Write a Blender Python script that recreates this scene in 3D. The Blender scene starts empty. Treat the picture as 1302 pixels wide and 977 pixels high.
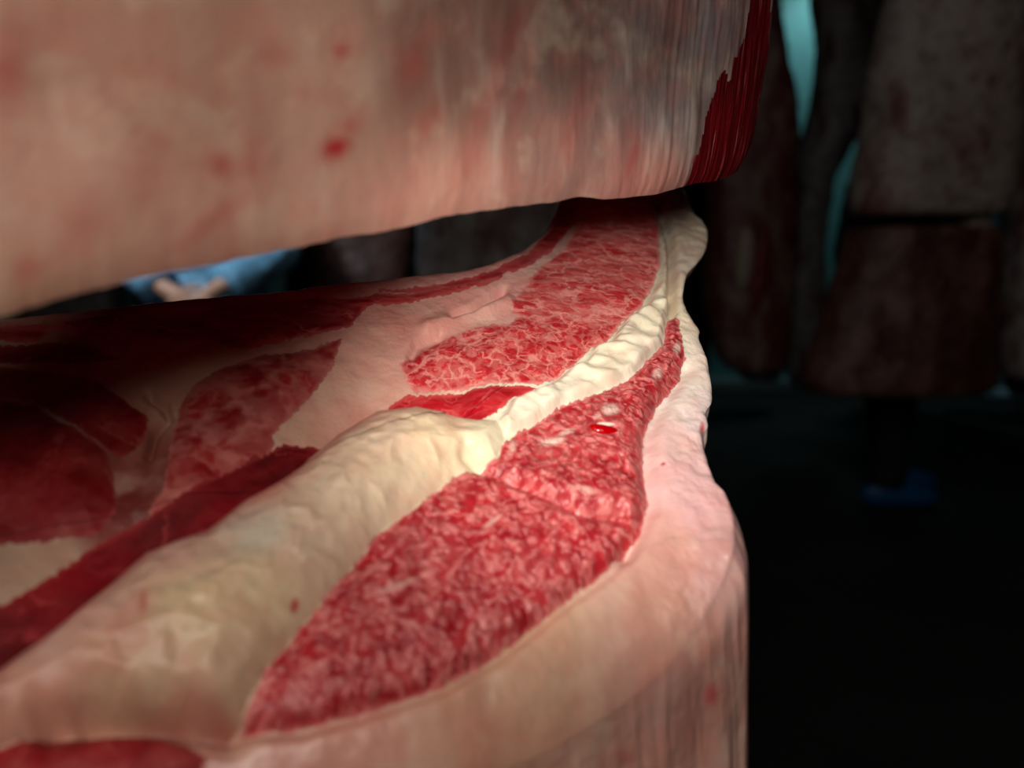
import bpy, math, random
import numpy as np
from mathutils import Vector

# ------------------------------------------------------------------ camera, world, lights
scene = bpy.context.scene
col = scene.collection
W, H, FPX = 1302.0, 977.0, 940.0
HORIZON = 350.0
PITCH = math.atan((H / 2 - HORIZON) / FPX)
CAM = np.array([0.0, 0.0, 1.0])
FWD = np.array([0.0, math.cos(PITCH), -math.sin(PITCH)])
RGT = np.array([1.0, 0.0, 0.0])
UPV = np.array([0.0, math.sin(PITCH), math.cos(PITCH)])

cd = bpy.data.cameras.new('camera')
cam = bpy.data.objects.new('camera', cd)
col.objects.link(cam)
cam.location = CAM
cam.rotation_euler = (math.pi / 2 - PITCH, 0, 0)
cd.sensor_width = 36.0
cd.lens = FPX / W * 36.0
cd.clip_start = 0.005
cd.clip_end = 60
cd.dof.use_dof = True
cd.dof.focus_distance = 0.335
cd.dof.aperture_fstop = 4.6
scene.camera = cam

scene.view_settings.view_transform = 'Standard'
scene.view_settings.look = 'None'
scene.view_settings.gamma = 1.0
scene.view_settings.use_curve_mapping = False
scene.view_settings.exposure = 0.0

world = bpy.data.worlds.new('world')
scene.world = world
world.use_nodes = True
world.node_tree.nodes['Background'].inputs[0].default_value = (0.5, 0.6, 0.7, 1)
world.node_tree.nodes['Background'].inputs[1].default_value = 0.002


def pix(px, py, d):
    px = np.asarray(px, float)[..., None]
    py = np.asarray(py, float)[..., None]
    d = np.asarray(d, float)[..., None]
    return CAM + d * (FWD + (px - W / 2) / FPX * RGT - (py - H / 2) / FPX * UPV)


def aim(ob, target):
    ob.rotation_euler = (Vector(target) - ob.location).to_track_quat('-Z', 'Y').to_euler()


def add_light(name, kind, loc, target, power, color, **kw):
    l = bpy.data.lights.new(name, kind)
    l.energy = power
    l.color = color
    for k, v in kw.items():
        setattr(l, k, v)
    o = bpy.data.objects.new(name, l)
    col.objects.link(o)
    o.location = loc
    aim(o, target)
    return o


# hand torch held beside the camera, its beam on the cut
TORCH = (-0.02, 0.02, 1.04)
add_light('hand_torch_light', 'SPOT', TORCH, tuple(pix(775, 480, 0.32)), 3.9, (1.0, 0.94, 0.86),
          spot_size=math.radians(50), spot_blend=1.0, shadow_soft_size=0.022)
# added unseen wide fill above the torch, brightens the upper block's near end
add_light('added_front_fill_light', 'SPOT', (-0.03, -0.02, 1.095), tuple(pix(380, 440, 0.25)), 0.56, (1.0, 0.88, 0.80),
          spot_size=math.radians(140), spot_blend=0.8, shadow_soft_size=0.035)
# added unseen soft fill behind the camera, well below the ceiling
add_light('added_rear_fill_light', 'AREA', (-0.25, -1.05, 1.95), (0.0, 0.3, 1.0), 14.5, (1.0, 0.88, 0.80),
          shape='RECTANGLE', size=1.6, size_y=1.0)
# unseen spots added to brighten the back wall, the gown and the beef sides
add_light('added_wall_light', 'SPOT', (2.6, 5.80, 3.7), (2.75, 6.4, 1.0), 34.0, (0.75, 0.95, 1.0),
          spot_size=math.radians(110), spot_blend=0.6, shadow_soft_size=0.1)
add_light('added_gown_light', 'SPOT', (-1.5, 0.9, 3.0), (-1.05, 2.5, 1.0), 230.0, (0.75, 0.92, 1.0),
          spot_size=math.radians(40), spot_blend=0.5, shadow_soft_size=0.1)
add_light('added_sides_light', 'SPOT', (0.55, 1.3, 3.3), (1.2, 2.8, 1.6), 6.0, (0.85, 0.95, 1.0),
          spot_size=math.radians(60), spot_blend=1.0, shadow_soft_size=0.15)

# ------------------------------------------------------------------ numeric helpers
rng = np.random.default_rng(7)
_TAB = rng.random(65536)


def _h(i, j, k):
    n = (i * 73856093) ^ (j * 19349663) ^ (k * 83492791)
    return _TAB[n & 65535]


def vnoise(x, y, z=0.0):
    x, y, z = np.broadcast_arrays(np.asarray(x, float), np.asarray(y, float), np.asarray(z, float))
    xi, yi, zi = np.floor(x).astype(np.int64), np.floor(y).astype(np.int64), np.floor(z).astype(np.int64)
    fx, fy, fz = x - xi, y - yi, z - zi
    fx, fy, fz = [f * f * f * (f * (f * 6 - 15) + 10) for f in (fx, fy, fz)]
    r = 0
    for a in (0, 1):
        for b in (0, 1):
            for c in (0, 1):
                w = (fx if a else 1 - fx) * (fy if b else 1 - fy) * (fz if c else 1 - fz)
                r = r + w * _h(xi + a, yi + b, zi + c)
    return r * 2 - 1


def fbm(x, y, z=0.0, octv=4, gain=0.5):
    r, a, f, tot = 0, 1.0, 1.0, 0
    for o in range(octv):
        r = r + a * vnoise(x * f + 17.3 * o, y * f - 9.1 * o, z * f + 3.7 * o)
        tot += a
        a *= gain
        f *= 2.03
    return r / tot


def seg_dist(px, py, pts, closed=False):
    d = np.full(px.shape, 1e9)
    n = len(pts)
    for i in range(n if closed else n - 1):
        ax, ay = pts[i]
        bx, by = pts[(i + 1) % n]
        vx, vy = bx - ax, by - ay
        L = vx * vx + vy * vy + 1e-9
        t = np.clip(((px - ax) * vx + (py - ay) * vy) / L, 0, 1)
        d = np.minimum(d, (px - ax - t * vx) ** 2 + (py - ay - t * vy) ** 2)
    return np.sqrt(d)


def poly_in(px, py, pts):
    ins = np.zeros(px.shape, bool)
    n = len(pts)
    for i in range(n):
        ax, ay = pts[i]
        bx, by = pts[(i + 1) % n]
        if ay == by:
            continue
        c = ((ay > py) != (by > py)) & (px < (bx - ax) * (py - ay) / (by - ay) + ax)
        ins ^= c
    return ins


def sdf(px, py, pts):
    """positive inside, in pixels"""
    d = seg_dist(px, py, pts, True)
    return np.where(poly_in(px, py, pts), d, -d)


def idw(px, py, ctrl, power=3.0):
    num = np.zeros(px.shape + (3,))
    den = np.zeros(px.shape)
    for (cx, cy, c) in ctrl:
        w = 1.0 / (((px - cx) ** 2 + (py - cy) ** 2 + 400.0) ** (power / 2))
        num += w[..., None] * np.array(c, float)
        den += w
    return num / den[..., None]


def lin(c):
    c = np.asarray(c, float) / 255.0
    return np.where(c <= 0.04045, c / 12.92, ((c + 0.055) / 1.055) ** 2.4)


def smooth(x):
    x = np.clip(x, 0, 1)
    return x * x * (3 - 2 * x)


def catmull(pts, n):
    """closed-less Catmull-Rom resample of an array of control rows with chord-length spacing"""
    P = np.asarray(pts, float)
    P = np.vstack([2 * P[0] - P[1], P, 2 * P[-1] - P[-2]])
    seg = len(P) - 3
    out = []
    per = 24
    for i in range(seg):
        p0, p1, p2, p3 = P[i], P[i + 1], P[i + 2], P[i + 3]
        t = np.linspace(0, 1, per, endpoint=False)[:, None]
        out.append(0.5 * ((2 * p1) + (-p0 + p2) * t + (2 * p0 - 5 * p1 + 4 * p2 - p3) * t ** 2 +
                          (-p0 + 3 * p1 - 3 * p2 + p3) * t ** 3))
    out = np.vstack(out + [P[-2][None]])
    return out


def resample(curve, weight, n):
    """resample a dense polyline to n points, spacing proportional to 1/weight"""
    d = np.linalg.norm(np.diff(curve[:, :2], axis=0), axis=1)
    wt = 0.5 * (weight[1:] + weight[:-1])
    s = np.concatenate([[0], np.cumsum(d * wt)])
    q = np.linspace(0, s[-1], n)
    return np.stack([np.interp(q, s, curve[:, k]) for k in range(curve.shape[1])], 1)


# ------------------------------------------------------------------ object helpers
def mesh_obj(name, verts, faces, mat, parent=None, attrs=None, smooth_shade=True, origin=None):
    """verts in world space; faces an (n,4)/(n,3) int array or list; placed under its parent"""
    verts = np.asarray(verts, float)
    o0 = np.zeros(3)
    if parent is not None:
        p = parent
        while p is not None:
            o0 = o0 + np.array(p.location)
            p = p.parent
    elif origin is not None:
        o0 = np.array(origin, float)
    me = bpy.data.meshes.new(name)
    if isinstance(faces, np.ndarray):
        n, k = faces.shape
        me.vertices.add(len(verts))
        me.vertices.foreach_set('co', (verts - o0).astype(np.float32).ravel())
        me.loops.add(n * k)
        me.loops.foreach_set('vertex_index', faces.astype(np.int32).ravel())
        me.polygons.add(n)
        me.polygons.foreach_set('loop_start', np.arange(0, n * k, k, dtype=np.int32))
        me.update(calc_edges=True)
        me.validate()
    else:
        me.from_pydata([tuple(v) for v in (verts - o0)], [], faces)
        me.update()
    if smooth_shade:
        me.polygons.foreach_set('use_smooth', np.ones(len(me.polygons), bool))
    for k, a in (attrs or {}).items():
        a = np.asarray(a, np.float32)
        if a.ndim == 1:
            at = me.attributes.new(k, 'FLOAT', 'POINT')
            at.data.foreach_set('value', a)
        else:
            at = me.attributes.new(k, 'FLOAT_VECTOR', 'POINT')
            at.data.foreach_set('vector', a.ravel())
    me.materials.append(mat)
    o = bpy.data.objects.new(name, me)
    col.objects.link(o)
    if parent is not None:
        o.parent = parent
    else:
        o.location = o0
    return o


def thing(name, label, cat, loc, group=None):
    o = bpy.data.objects.new(name, None)
    o.empty_display_size = 0.1
    col.objects.link(o)
    o.location = loc
    tag(o, label, cat, group)
    return o


def tag(o, label, cat, group=None):
    o['label'] = label
    o['category'] = cat
    if group:
        o['group'] = group
    return o


def take(faces, mask, verts, attrs):
    f = faces[mask]
    u, inv = np.unique(f, return_inverse=True)
    return verts[u], inv.reshape(f.shape), {k: a[u] for k, a in attrs.items()}


# ------------------------------------------------------------------ materials
class NT:
    def __init__(self, name):
        self.m = bpy.data.materials.new(name)
        self.m.use_nodes = True
        self.t = self.m.node_tree
        self.b = self.t.nodes['Principled BSDF']

    def n(self, typ, **kw):
        nd = self.t.nodes.new(typ)
        for k, v in kw.items():
            setattr(nd, k, v)
        return nd

    def l(self, a, b):
        self.t.links.new(a, b)

    def attr(self, name, vec=True):
        nd = self.n('ShaderNodeAttribute', attribute_name=name)
        return nd.outputs['Vector' if vec else 'Fac']

    def setin(self, sock, v):
        if hasattr(v, 'is_linked') or isinstance(v, bpy.types.NodeSocket):
            self.l(v, sock)
        else:
            sock.default_value = v

    def math(self, op, a, b=0.0, c=None, clamp=False):
        nd = self.n('ShaderNodeMath', operation=op, use_clamp=clamp)
        self.setin(nd.inputs[0], a)
        self.setin(nd.inputs[1], b)
        if c is not None:
            self.setin(nd.inputs[2], c)
        return nd.outputs[0]

    def vmath(self, op, a, b):
        nd = self.n('ShaderNodeVectorMath', operation=op)
        self.setin(nd.inputs[0], a)
        self.setin(nd.inputs[1], b)
        return nd.outputs[0]

    def map(self, vec, scale=(1, 1, 1), rot=0.0):
        if rot:                 # turn first, then stretch along the turned axes
            tn = self.n('ShaderNodeMapping')
            self.l(vec, tn.inputs['Vector'])
            tn.inputs['Rotation'].default_value = (0, 0, rot)
            vec = tn.outputs[0]
        nd = self.n('ShaderNodeMapping')
        self.l(vec, nd.inputs['Vector'])
        nd.inputs['Scale'].default_value = scale
        return nd.outputs[0]

    def noise(self, vec, scale, detail=3.0, rough=0.55, color=False):
        nd = self.n('ShaderNodeTexNoise')
        self.l(vec, nd.inputs['Vector'])
        nd.inputs['Scale'].default_value = scale
        nd.inputs['Detail'].default_value = detail
        nd.inputs['Roughness'].default_value = rough
        return nd.outputs['Color' if color else 'Fac']

    def voro(self, vec, scale, feature='DISTANCE_TO_EDGE', out='Distance', rnd=1.0):
        nd = self.n('ShaderNodeTexVoronoi', feature=feature)
        self.l(vec, nd.inputs['Vector'])
        nd.inputs['Scale'].default_value = scale
        nd.inputs['Randomness'].default_value = rnd
        return nd.outputs[out]

    def ramp(self, fac, lo, hi, a=0.0, b=1.0):
        nd = self.n('ShaderNodeMapRange', interpolation_type='SMOOTHSTEP')
        self.l(fac, nd.inputs['Value'])
        nd.inputs['From Min'].default_value = lo
        nd.inputs['From Max'].default_value = hi
        nd.inputs['To Min'].default_value = a
        nd.inputs['To Max'].default_value = b
        return nd.outputs['Result']

    def mix(self, fac, a, b):
        nd = self.n('ShaderNodeMix', data_type='RGBA')
        self.setin(nd.inputs[0], fac)
        for sock, v in ((nd.inputs[6], a), (nd.inputs[7], b)):
            if isinstance(v, bpy.types.NodeSocket):
                self.l(v, sock)
            else:
                sock.default_value = tuple(v) + (1.0,) if len(v) == 3 else v
        return nd.outputs[2]

    def bump(self, height, dist, strength=1.0, normal=None):
        nd = self.n('ShaderNodeBump')
        self.l(height, nd.inputs['Height'])
        nd.inputs['Distance'].default_value = dist
        nd.inputs['Strength'].default_value = strength
        if normal is not None:
            self.l(normal, nd.inputs['Normal'])
        return nd.outputs[0]


def rgb(r, g, b):
    return tuple(lin((r, g, b)))


def sss(t, w=0.25, scale=0.004):
    t.b.inputs['Subsurface Weight'].default_value = w
    t.b.inputs['Subsurface Radius'].default_value = (1.0, 0.35, 0.25)
    t.b.inputs['Subsurface Scale'].default_value = scale


def fat_material(name, streak=0.0, rough=0.36, bump=0.0010, grain=260.0):
    """pale fat: tint and blood stain from the surface, streaks along the fibre"""
    t = NT(name)
    tc = t.attr('tc')
    tint = t.attr('tint')
    stain = t.attr('stain', False)
    n1 = t.noise(tc, 70.0, 4.0)
    c = t.mix(t.ramp(n1, 0.42, 0.68, 0.0, 0.22), tint, rgb(205, 120, 105))
    n2 = t.noise(tc, 40.0, 3.0)
    c = t.mix(t.ramp(n2, 0.50, 0.70, 0.0, 0.25), c, rgb(238, 222, 196))
    height = t.math('ADD', t.noise(tc, grain, 3.0), t.math('MULTIPLY', t.noise(tc, grain * 0.3, 3.0), 2.0))
    if streak > 0:
        w = t.vmath('ADD', tc, t.vmath('MULTIPLY', t.noise(tc, 25.0, 2.0, color=True), (0.006, 0.006, 0.0)))
        sv = t.map(w, (62.0, 15.0, 1.0), -0.18)
        s1 = t.noise(sv, 1.0, 3.0, 0.5)
        sw = t.attr('edge', False)          # how streaky the fat is here
        c = t.mix(t.math('MULTIPLY', t.ramp(s1, 0.48, 0.72, 0.0, streak), sw), c, rgb(140, 82, 74))
        c = t.mix(t.math('MULTIPLY', t.ramp(s1, 0.48, 0.28, 0.0, streak), sw), c, rgb(226, 208, 192))
        height = t.math('ADD', height, t.math('MULTIPLY', t.math('MULTIPLY', s1, sw), -4.0))
    c = t.mix(stain, c, rgb(176, 20, 34))
    t.l(c, t.b.inputs['Base Color'])
    t.b.inputs['Roughness'].default_value = rough
    t.b.inputs['Specular IOR Level'].default_value = 0.45
    t.l(t.bump(height, bump, 0.6), t.b.inputs['Normal'])
    sss(t, 0.3, 0.004)
    return t.m


def muscle_material(name, red, deep, pale, cell=260.0, line=0.10, lobule=70.0, lobline=0.05, palefac=0.8,
                    blotch=0.35, streak=None, rough=0.36, bump=0.0003, granular=False, threads=False, spec=0.5):
    t = NT(name)
    tc = t.attr('tc')
    tint = t.attr('stain', False)
    edge = t.attr('edge', False)
    warp = t.vmath('MULTIPLY', t.vmath('SUBTRACT', t.noise(tc, 90.0, 3.0, color=True), (0.5, 0.5, 0.5)), (0.009, 0.009, 0.0))
    v = t.vmath('ADD', tc, warp)
    if streak:
        v2 = t.map(v, streak[:3], streak[3])
    else:
        v2 = v
    nz = t.noise(v2, cell, 3.0, 0.5)
    rid = t.math('MULTIPLY', t.math('ABSOLUTE', t.math('SUBTRACT', nz, 0.5)), 2.0)      # 0 on the winding lines
    fw = t.vmath('ADD', v2, t.vmath('MULTIPLY', t.vmath('SUBTRACT', t.noise(tc, 320.0, 2.0, color=True), (0.5, 0.5, 0.5)), (0.004, 0.004, 0.0)))
    gr = t.voro(fw, cell * 1.7, 'SMOOTH_F1')                                           # 0 in the middle of a grain
    big = t.noise(tc, 38.0, 3.0)
    mid = t.noise(v2, cell * 0.45, 4.0)
    c = t.mix(t.ramp(mid, 0.36, 0.64), deep, red)
    c = t.mix(t.ramp(big, 0.45, 0.68, 0.0, blotch), c, pale)
    if granular:        # pale grains with red between them
        c = t.mix(t.math('MULTIPLY', t.ramp(gr, 0.62, 0.15, 0.0, 1.0), t.ramp(mid, 0.34, 0.62, 0.40 * palefac, palefac)), c, pale)
    else:               # red lobules with pale threads between them
        c = t.mix(t.math('MULTIPLY', t.ramp(gr, 0.30, 0.65, 0.0, 0.5), palefac), c, pale)
        c = t.mix(t.math('MULTIPLY', t.ramp(rid, line, 0.0, 0.0, 1.0), t.ramp(mid, 0.40, 0.62, 0.0, palefac)), c, pale)
    lob = t.voro(t.vmath('ADD', v2, t.vmath('MULTIPLY', t.noise(tc, 110.0, 4.0, color=True), (0.016, 0.016, 0.0))), lobule)
    lf = t.math('MULTIPLY', t.ramp(lob, lobline, 0.0), t.ramp(t.noise(tc, 110.0, 3.0), 0.36, 0.54))
    c = t.mix(t.math('MULTIPLY', lf, 0.65), c, tuple(min(1.0, p * 1.12) for p in pale))
    if threads:
        th = t.noise(t.map(t.vmath('ADD', tc, t.vmath('MULTIPLY', warp, (0.5, 0.5, 0.0))), (70.0, 430.0, 1.0), 0.17), 1.0, 3.0, 0.55)
        c = t.mix(t.ramp(th, 0.56, 0.68, 0.0, 0.75), c, tuple(min(1.0, p * 1.10) for p in pale))
    # dark rim of the muscle sheath, then a thin creamy edge
    c = t.mix(t.ramp(edge, 5.0, 0.0, 0.0, 0.6), c, pale)
    c = t.mix(tint, c, rgb(235, 205, 190))
    t.l(c, t.b.inputs['Base Color'])
    t.b.inputs['Roughness'].default_value = rough
    t.b.inputs['Specular IOR Level'].default_value = spec
    height = t.math('ADD', t.ramp(gr, 0.75, 0.1), t.math('MULTIPLY', t.noise(v, cell * 1.2, 2.0), 0.5))
    t.l(t.bump(height, bump, 0.7), t.b.inputs['Normal'])
    sss(t, 0.18, 0.003)
    return t.m


def plain(name, color, rough=0.6, bump=0.0, bscale=40.0, var=0.25, metallic=0.0, spec=0.4):
    t = NT(name)
    co = t.n('ShaderNodeTexCoord').outputs['Object']
    nz = t.noise(co, bscale, 4.0)
    dark = tuple(x * (1 - var) for x in color)
    t.l(t.mix(nz, dark, color), t.b.inputs['Base Color'])
    t.b.inputs['Roughness'].default_value = rough
    t.b.inputs['Metallic'].default_value = metallic
    t.b.inputs['Specular IOR Level'].default_value = spec
    if bump:
        t.l(t.bump(nz, bump, 1.0), t.b.inputs['Normal'])
    return t.m


def side_material(name, fat, red, cover=0.5, dark=1.0):
    """hanging carcass: fat over muscle in vertical patches"""
    t = NT(name)
    co = t.n('ShaderNodeTexCoord').outputs['Object']
    v = t.map(co, (1.0, 1.0, 0.45))
    n1 = t.noise(v, 9.0, 5.0, 0.6)
    n2 = t.noise(co, 26.0, 4.0, 0.6)
    c = t.mix(t.ramp(n1, cover - 0.08, cover + 0.10), fat, red)
    c = t.mix(t.ramp(n2, 0.45, 0.7, 0.0, 0.6), c, tuple(x * 0.45 for x in red))
    t.l(c, t.b.inputs['Base Color'])
    t.b.inputs['Roughness'].default_value = 0.5
    t.l(t.bump(n2, 0.012, 0.8), t.b.inputs['Normal'])
    return t.m


MAT = {}
MAT['seam'] = fat_material('seam_fat', 0.0, 0.34, 0.0012, 200.0)
MAT['ridge'] = fat_material('ridge_fat', 0.0, 0.36, 0.0016, 160.0)
MAT['cap'] = fat_material('cap_fat', 0.0, 0.28, 0.0006, 320.0)
MAT['cover'] = fat_material('cover_fat', 0.55, 0.3, 0.0012, 120.0)
MAT['crumple'] = fat_material('crumpled_fat', 0.0, 0.2, 0.0007, 240.0)
MAT['eye'] = muscle_material('eye_muscle', rgb(208, 46, 54), rgb(180, 26, 38), rgb(234, 160, 148), 220.0, 0.08, 105.0, 0.10, 0.6, 0.08, threads=False)
MAT['eye_streak'] = muscle_material('eye_streak', rgb(206, 58, 62), rgb(186, 40, 48), rgb(234, 164, 152), 260.0, 0.10, 95.0, 0.09, 0.6, 0.16,
                                    (0.45, 1.0, 1.0, 0.17), threads=True)
MAT['deep'] = muscle_material('deep_red_muscle', rgb(190, 16, 32), rgb(150, 8, 20), rgb(214, 90, 90), 200.0, 0.12, 50.0, 0.02, 0.35, 0.05,
                              (0.35, 1.0, 1.0, 0.15))
MAT['sheath'] = muscle_material('sheath_muscle', rgb(140, 10, 22), rgb(92, 4, 12), rgb(170, 60, 60), 120.0, 0.12, 40.0, 0.02, 0.3, 0.10,
                                (0.35, 1.0, 1.0, -0.6), 0.65, 0.0002, spec=0.15)
MAT['fine'] = muscle_material('fine_marbled_muscle', rgb(180, 34, 44), rgb(152, 18, 32), rgb(214, 126, 122), 235.0, 0.26, 60.0, 0.03, 0.95, 0.18,
                              None, 0.40, 0.0009, True, spec=0.4)
MAT['coarse'] = muscle_material('coarse_muscle', rgb(170, 40, 42), rgb(140, 22, 28), rgb(198, 122, 112), 130.0, 0.20, 42.0, 0.16, 0.5, 0.45)
MAT['round'] = muscle_material('round_muscle', rgb(150, 22, 30), rgb(120, 10, 18), rgb(160, 74, 68), 120.0, 0.10, 40.0, 0.03, 0.35, 0.40, None, 0.55, spec=0.25)
MAT['rib'] = muscle_material('rib_muscle', rgb(172, 18, 32), rgb(130, 8, 20), rgb(208, 104, 100), 160.0, 0.16, 60.0, 0.06, 0.5, 0.30,
                             (0.25, 1.0, 1.0, 0.12))
MAT['blood'] = plain('blood', rgb(170, 0, 8), 0.08, 0, 40, 0.1, 0, 0.6)

# ------------------------------------------------------------------ room shell
concrete = NT('wet_concrete')
_co = concrete.n('ShaderNodeTexCoord').outputs['Object']
_n = concrete.noise(_co, 3.0, 6.0)
concrete.l(concrete.mix(_n, (0.010, 0.010, 0.010), (0.030, 0.030, 0.029)), concrete.b.inputs['Base Color'])
concrete.l(concrete.ramp(concrete.noise(_co, 1.2, 3.0), 0.35, 0.65, 0.45, 0.75), concrete.b.inputs['Roughness'])
concrete.l(concrete.bump(concrete.noise(_co, 60.0, 4.0), 0.004, 0.6), concrete.b.inputs['Normal'])
concrete.b.inputs['Specular IOR Level'].default_value = 0.25


def box(name, lo, hi, mat, parent=None, kind=None, bevel=0.0):
    x0, y0, z0 = lo
    x1, y1, z1 = hi
    v = [(x0, y0, z0), (x1, y0, z0), (x1, y1, z0), (x0, y1, z0), (x0, y0, z1), (x1, y0, z1), (x1, y1, z1), (x0, y1, z1)]
    f = [(0, 3, 2, 1), (4, 5, 6, 7), (0, 1, 5, 4), (1, 2, 6, 5), (2, 3, 7, 6), (3, 0, 4, 7)]
    o = mesh_obj(name, v, f, mat, parent, None, False)
    if kind:
        o['kind'] = kind
    if bevel:
        b = o.modifiers.new('bevel', 'BEVEL')
        b.width = bevel
        b.segments = 2
    return o


XL, XR, YB, YF, ZC = -4.6, 5.2, 6.4, -2.6, 3.9
teal_wall = plain('teal_wall_paint', rgb(120, 196, 196), 0.5, 0.0, 3.0, 0.12)
dark_wall = plain('dark_wall_paint', (0.03, 0.035, 0.036), 0.7, 0.0, 3.0, 0.3)
kerb_m = plain('kerb_concrete', rgb(150, 175, 178), 0.6, 0.002, 20.0, 0.3)
steel = plain('galvanised_steel', (0.35, 0.36, 0.37), 0.35, 0.0, 30.0, 0.3, 1.0)
box('floor', (XL, YF, -0.1), (XR, YB, 0.0), concrete.m, kind='structure')
box('ceiling', (XL, YF, ZC), (XR, YB, ZC + 0.1), dark_wall, kind='structure')
box('wall_back', (XL, YB, 0.0), (XR, YB + 0.1, ZC), teal_wall, kind='structure')
box('wall_left', (XL - 0.1, YF, 0.0), (XL, YB, ZC), dark_wall, kind='structure')
box('wall_right', (XR, YF, 0.0), (XR + 0.1, YB, ZC), dark_wall, kind='structure')
box('wall_front', (XL, YF - 0.1, 0.0), (XR, YF, ZC), dark_wall, kind='structure')
box('baseboard_back', (XL, YB - 0.10, 0.0), (XR, YB, 0.11), kerb_m, kind='structure', bevel=0.015)

# ------------------------------------------------------------------ main carcass: lower quarter with the open cut
# the cut is a flat tilted plane: 1/depth is linear in picture coordinates
IA, IB, IC = 1.621, -0.000700, 0.00428


def inv_depth(px, py):
    return IA + IB * px + IC * py


_n = np.array([IB * FPX, IC * FPX, IA + IB * W / 2 + IC * H / 2])
NRM = -(_n[0] * RGT - _n[1] * UPV + _n[2] * FWD)
NRM /= np.linalg.norm(NRM)
E1 = np.cross(UPV, NRM)
E1 /= np.linalg.norm(E1)
if E1[0] < 0:
    E1 = -E1
E2 = np.cross(NRM, E1)

# rim of the cut (x, y) with the inner point each spoke runs to
RIM = [(-480, 800, -250, 720), (-490, 640, -250, 712), (-470, 500, -230, 705), (-380, 455, -180, 700), (-160, 420, -60, 680), (0, 402, 60, 650), (70, 395, 110, 635),
       (140, 388, 160, 620), (232, 377, 250, 590), (361, 367, 370, 560), (407, 360, 420, 548), (522, 351, 520, 520),
       (601, 340, 600, 490), (647, 326, 650, 450), (684, 303, 700, 400), (702, 278, 745, 340), (711, 257, 775, 290),
       (718, 225, 785, 260), (735, 190, 790, 245), (800, 172, 800, 240), (850, 190, 810, 245), (868, 235, 814, 256), (880, 265, 815, 270),
       (893, 279, 815, 285), (900, 294, 815, 300), (898, 314, 812, 315), (888, 331, 808, 330), (875, 345, 803, 345),
       (870, 363, 800, 360), (870, 382, 795, 380), (880, 402, 790, 395), (890, 417, 787, 405), (889, 428, 785, 412),
       (896, 446, 780, 422), (902, 468, 775, 432), (906, 506, 760, 450), (898, 523, 755, 455), (901, 540, 750, 462),
       (894, 553, 748, 468), (901, 584, 740, 480), (912, 614, 730, 490), (926, 632, 720, 498), (934, 661, 715, 503),
       (936, 690, 705, 510), (926, 730, 690, 520), (890, 785, 660, 535), (800, 850, 600, 560), (700, 905, 520, 585),
       (560, 960, 400, 625), (400, 1012, 290, 650), (250, 1060, 190, 670), (40, 1100, 60, 695), (-160, 1120, -60, 710),
       (-350, 1080, -180, 722), (-450, 960, -240, 725), (-480, 800, -250, 720)]
dense = catmull(RIM, 0)
inframe = ((dense[:, 0] > -30) & (dense[:, 1] > 235) & (dense[:, 1] < 1010)).astype(float)
NS, NT_ = 1500, 330
rim = resample(dense, 0.25 + 0.75 * inframe, NS + 1)[:-1]
tt = np.linspace(0, 1, NT_) ** 0.9
# all spokes end on one shared line down the middle of the cut
MID = np.array([(-250, 720), (-60, 695), (110, 660), (250, 620), (400, 590), (520, 550), (620, 505), (700, 450), (770, 380), (800, 320), (812, 255)], float)
_ml = np.concatenate([[0], np.cumsum(np.linalg.norm(np.diff(MID, axis=0), axis=1))])
_mq = np.linspace(0, _ml[-1], 800)
_mp = np.stack([np.interp(_mq, _ml, MID[:, k]) for k in (0, 1)], 1)
_near = np.array([np.argmin((_mp[:, 0] - a) ** 2 + (_mp[:, 1] - b) ** 2) for a, b in rim[:, 2:]]).astype(float)
_top = int(np.argmax(_near))
_near[:_top + 1] = np.maximum.accumulate(_near[:_top + 1])
_near[_top:] = np.minimum.accumulate(_near[_top:])
_k = np.ones(41) / 41
_near = np.convolve(np.concatenate([_near[-20:], _near, _near[:20]]), _k, 'valid')
rim[:, 2] = np.interp(_near, np.arange(800), _mp[:, 0])
rim[:, 3] = np.interp(_near, np.arange(800), _mp[:, 1])
PX = rim[None, :, 2] + (rim[None, :, 0] - rim[None, :, 2]) * tt[:, None]
PY = rim[None, :, 3] + (rim[None, :, 1] - rim[None, :, 3]) * tt[:, None]

# --- tissue borders traced in picture coordinates (they lie on the cut plane)
POLY = {}
POLY['eye_streak'] = [(742, 200), (745, 255), (750, 264), (738, 282), (718, 316), (689, 338), (662, 372), (648, 387), (652, 398), (690, 410), (720, 412), (760, 420), (790, 409),
                      (816, 390), (831, 360), (839, 336), (837, 304), (839, 286), (834, 262), (836, 200)]
POLY['eye'] = [(507, 458), (524, 446), (555, 430), (601, 414), (647, 412), (659, 401), (690, 402), (720, 400), (760, 412), (790, 409), (772, 436), (753, 443),
               (738, 458), (722, 470), (709, 480), (687, 488), (650, 488), (620, 486), (570, 488), (524, 484)]
POLY['deep'] = [(497, 498), (524, 487), (570, 491), (620, 489), (655, 491), (684, 492), (666, 502), (647, 508), (630, 524), (606, 533), (580, 529), (530, 517), (484, 514)]
POLY['rib'] = [(-400, 440), (-100, 424), (0, 414), (61, 410), (154, 398), (246, 400), (280, 389), (338, 383), (400, 379), (463, 378), (478, 373), (524, 372), (575, 362),
               (640, 349), (641, 355), (580, 372), (524, 383), (478, 388), (463, 393), (447, 415), (401, 423), (323, 444), (295, 441), (261, 430), (184, 432),
               (147, 422), (61, 421), (49, 434), (0, 434), (-200, 446)]
POLY['rib_tip'] = [(705, 200), (711, 257), (701, 291), (669, 324), (625, 345), (570, 360), (520, 366), (480, 368), (480, 371), (530, 371), (585, 365), (625, 358), (669, 340), (703, 318), (728, 289), (738, 259), (736, 200)]
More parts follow.
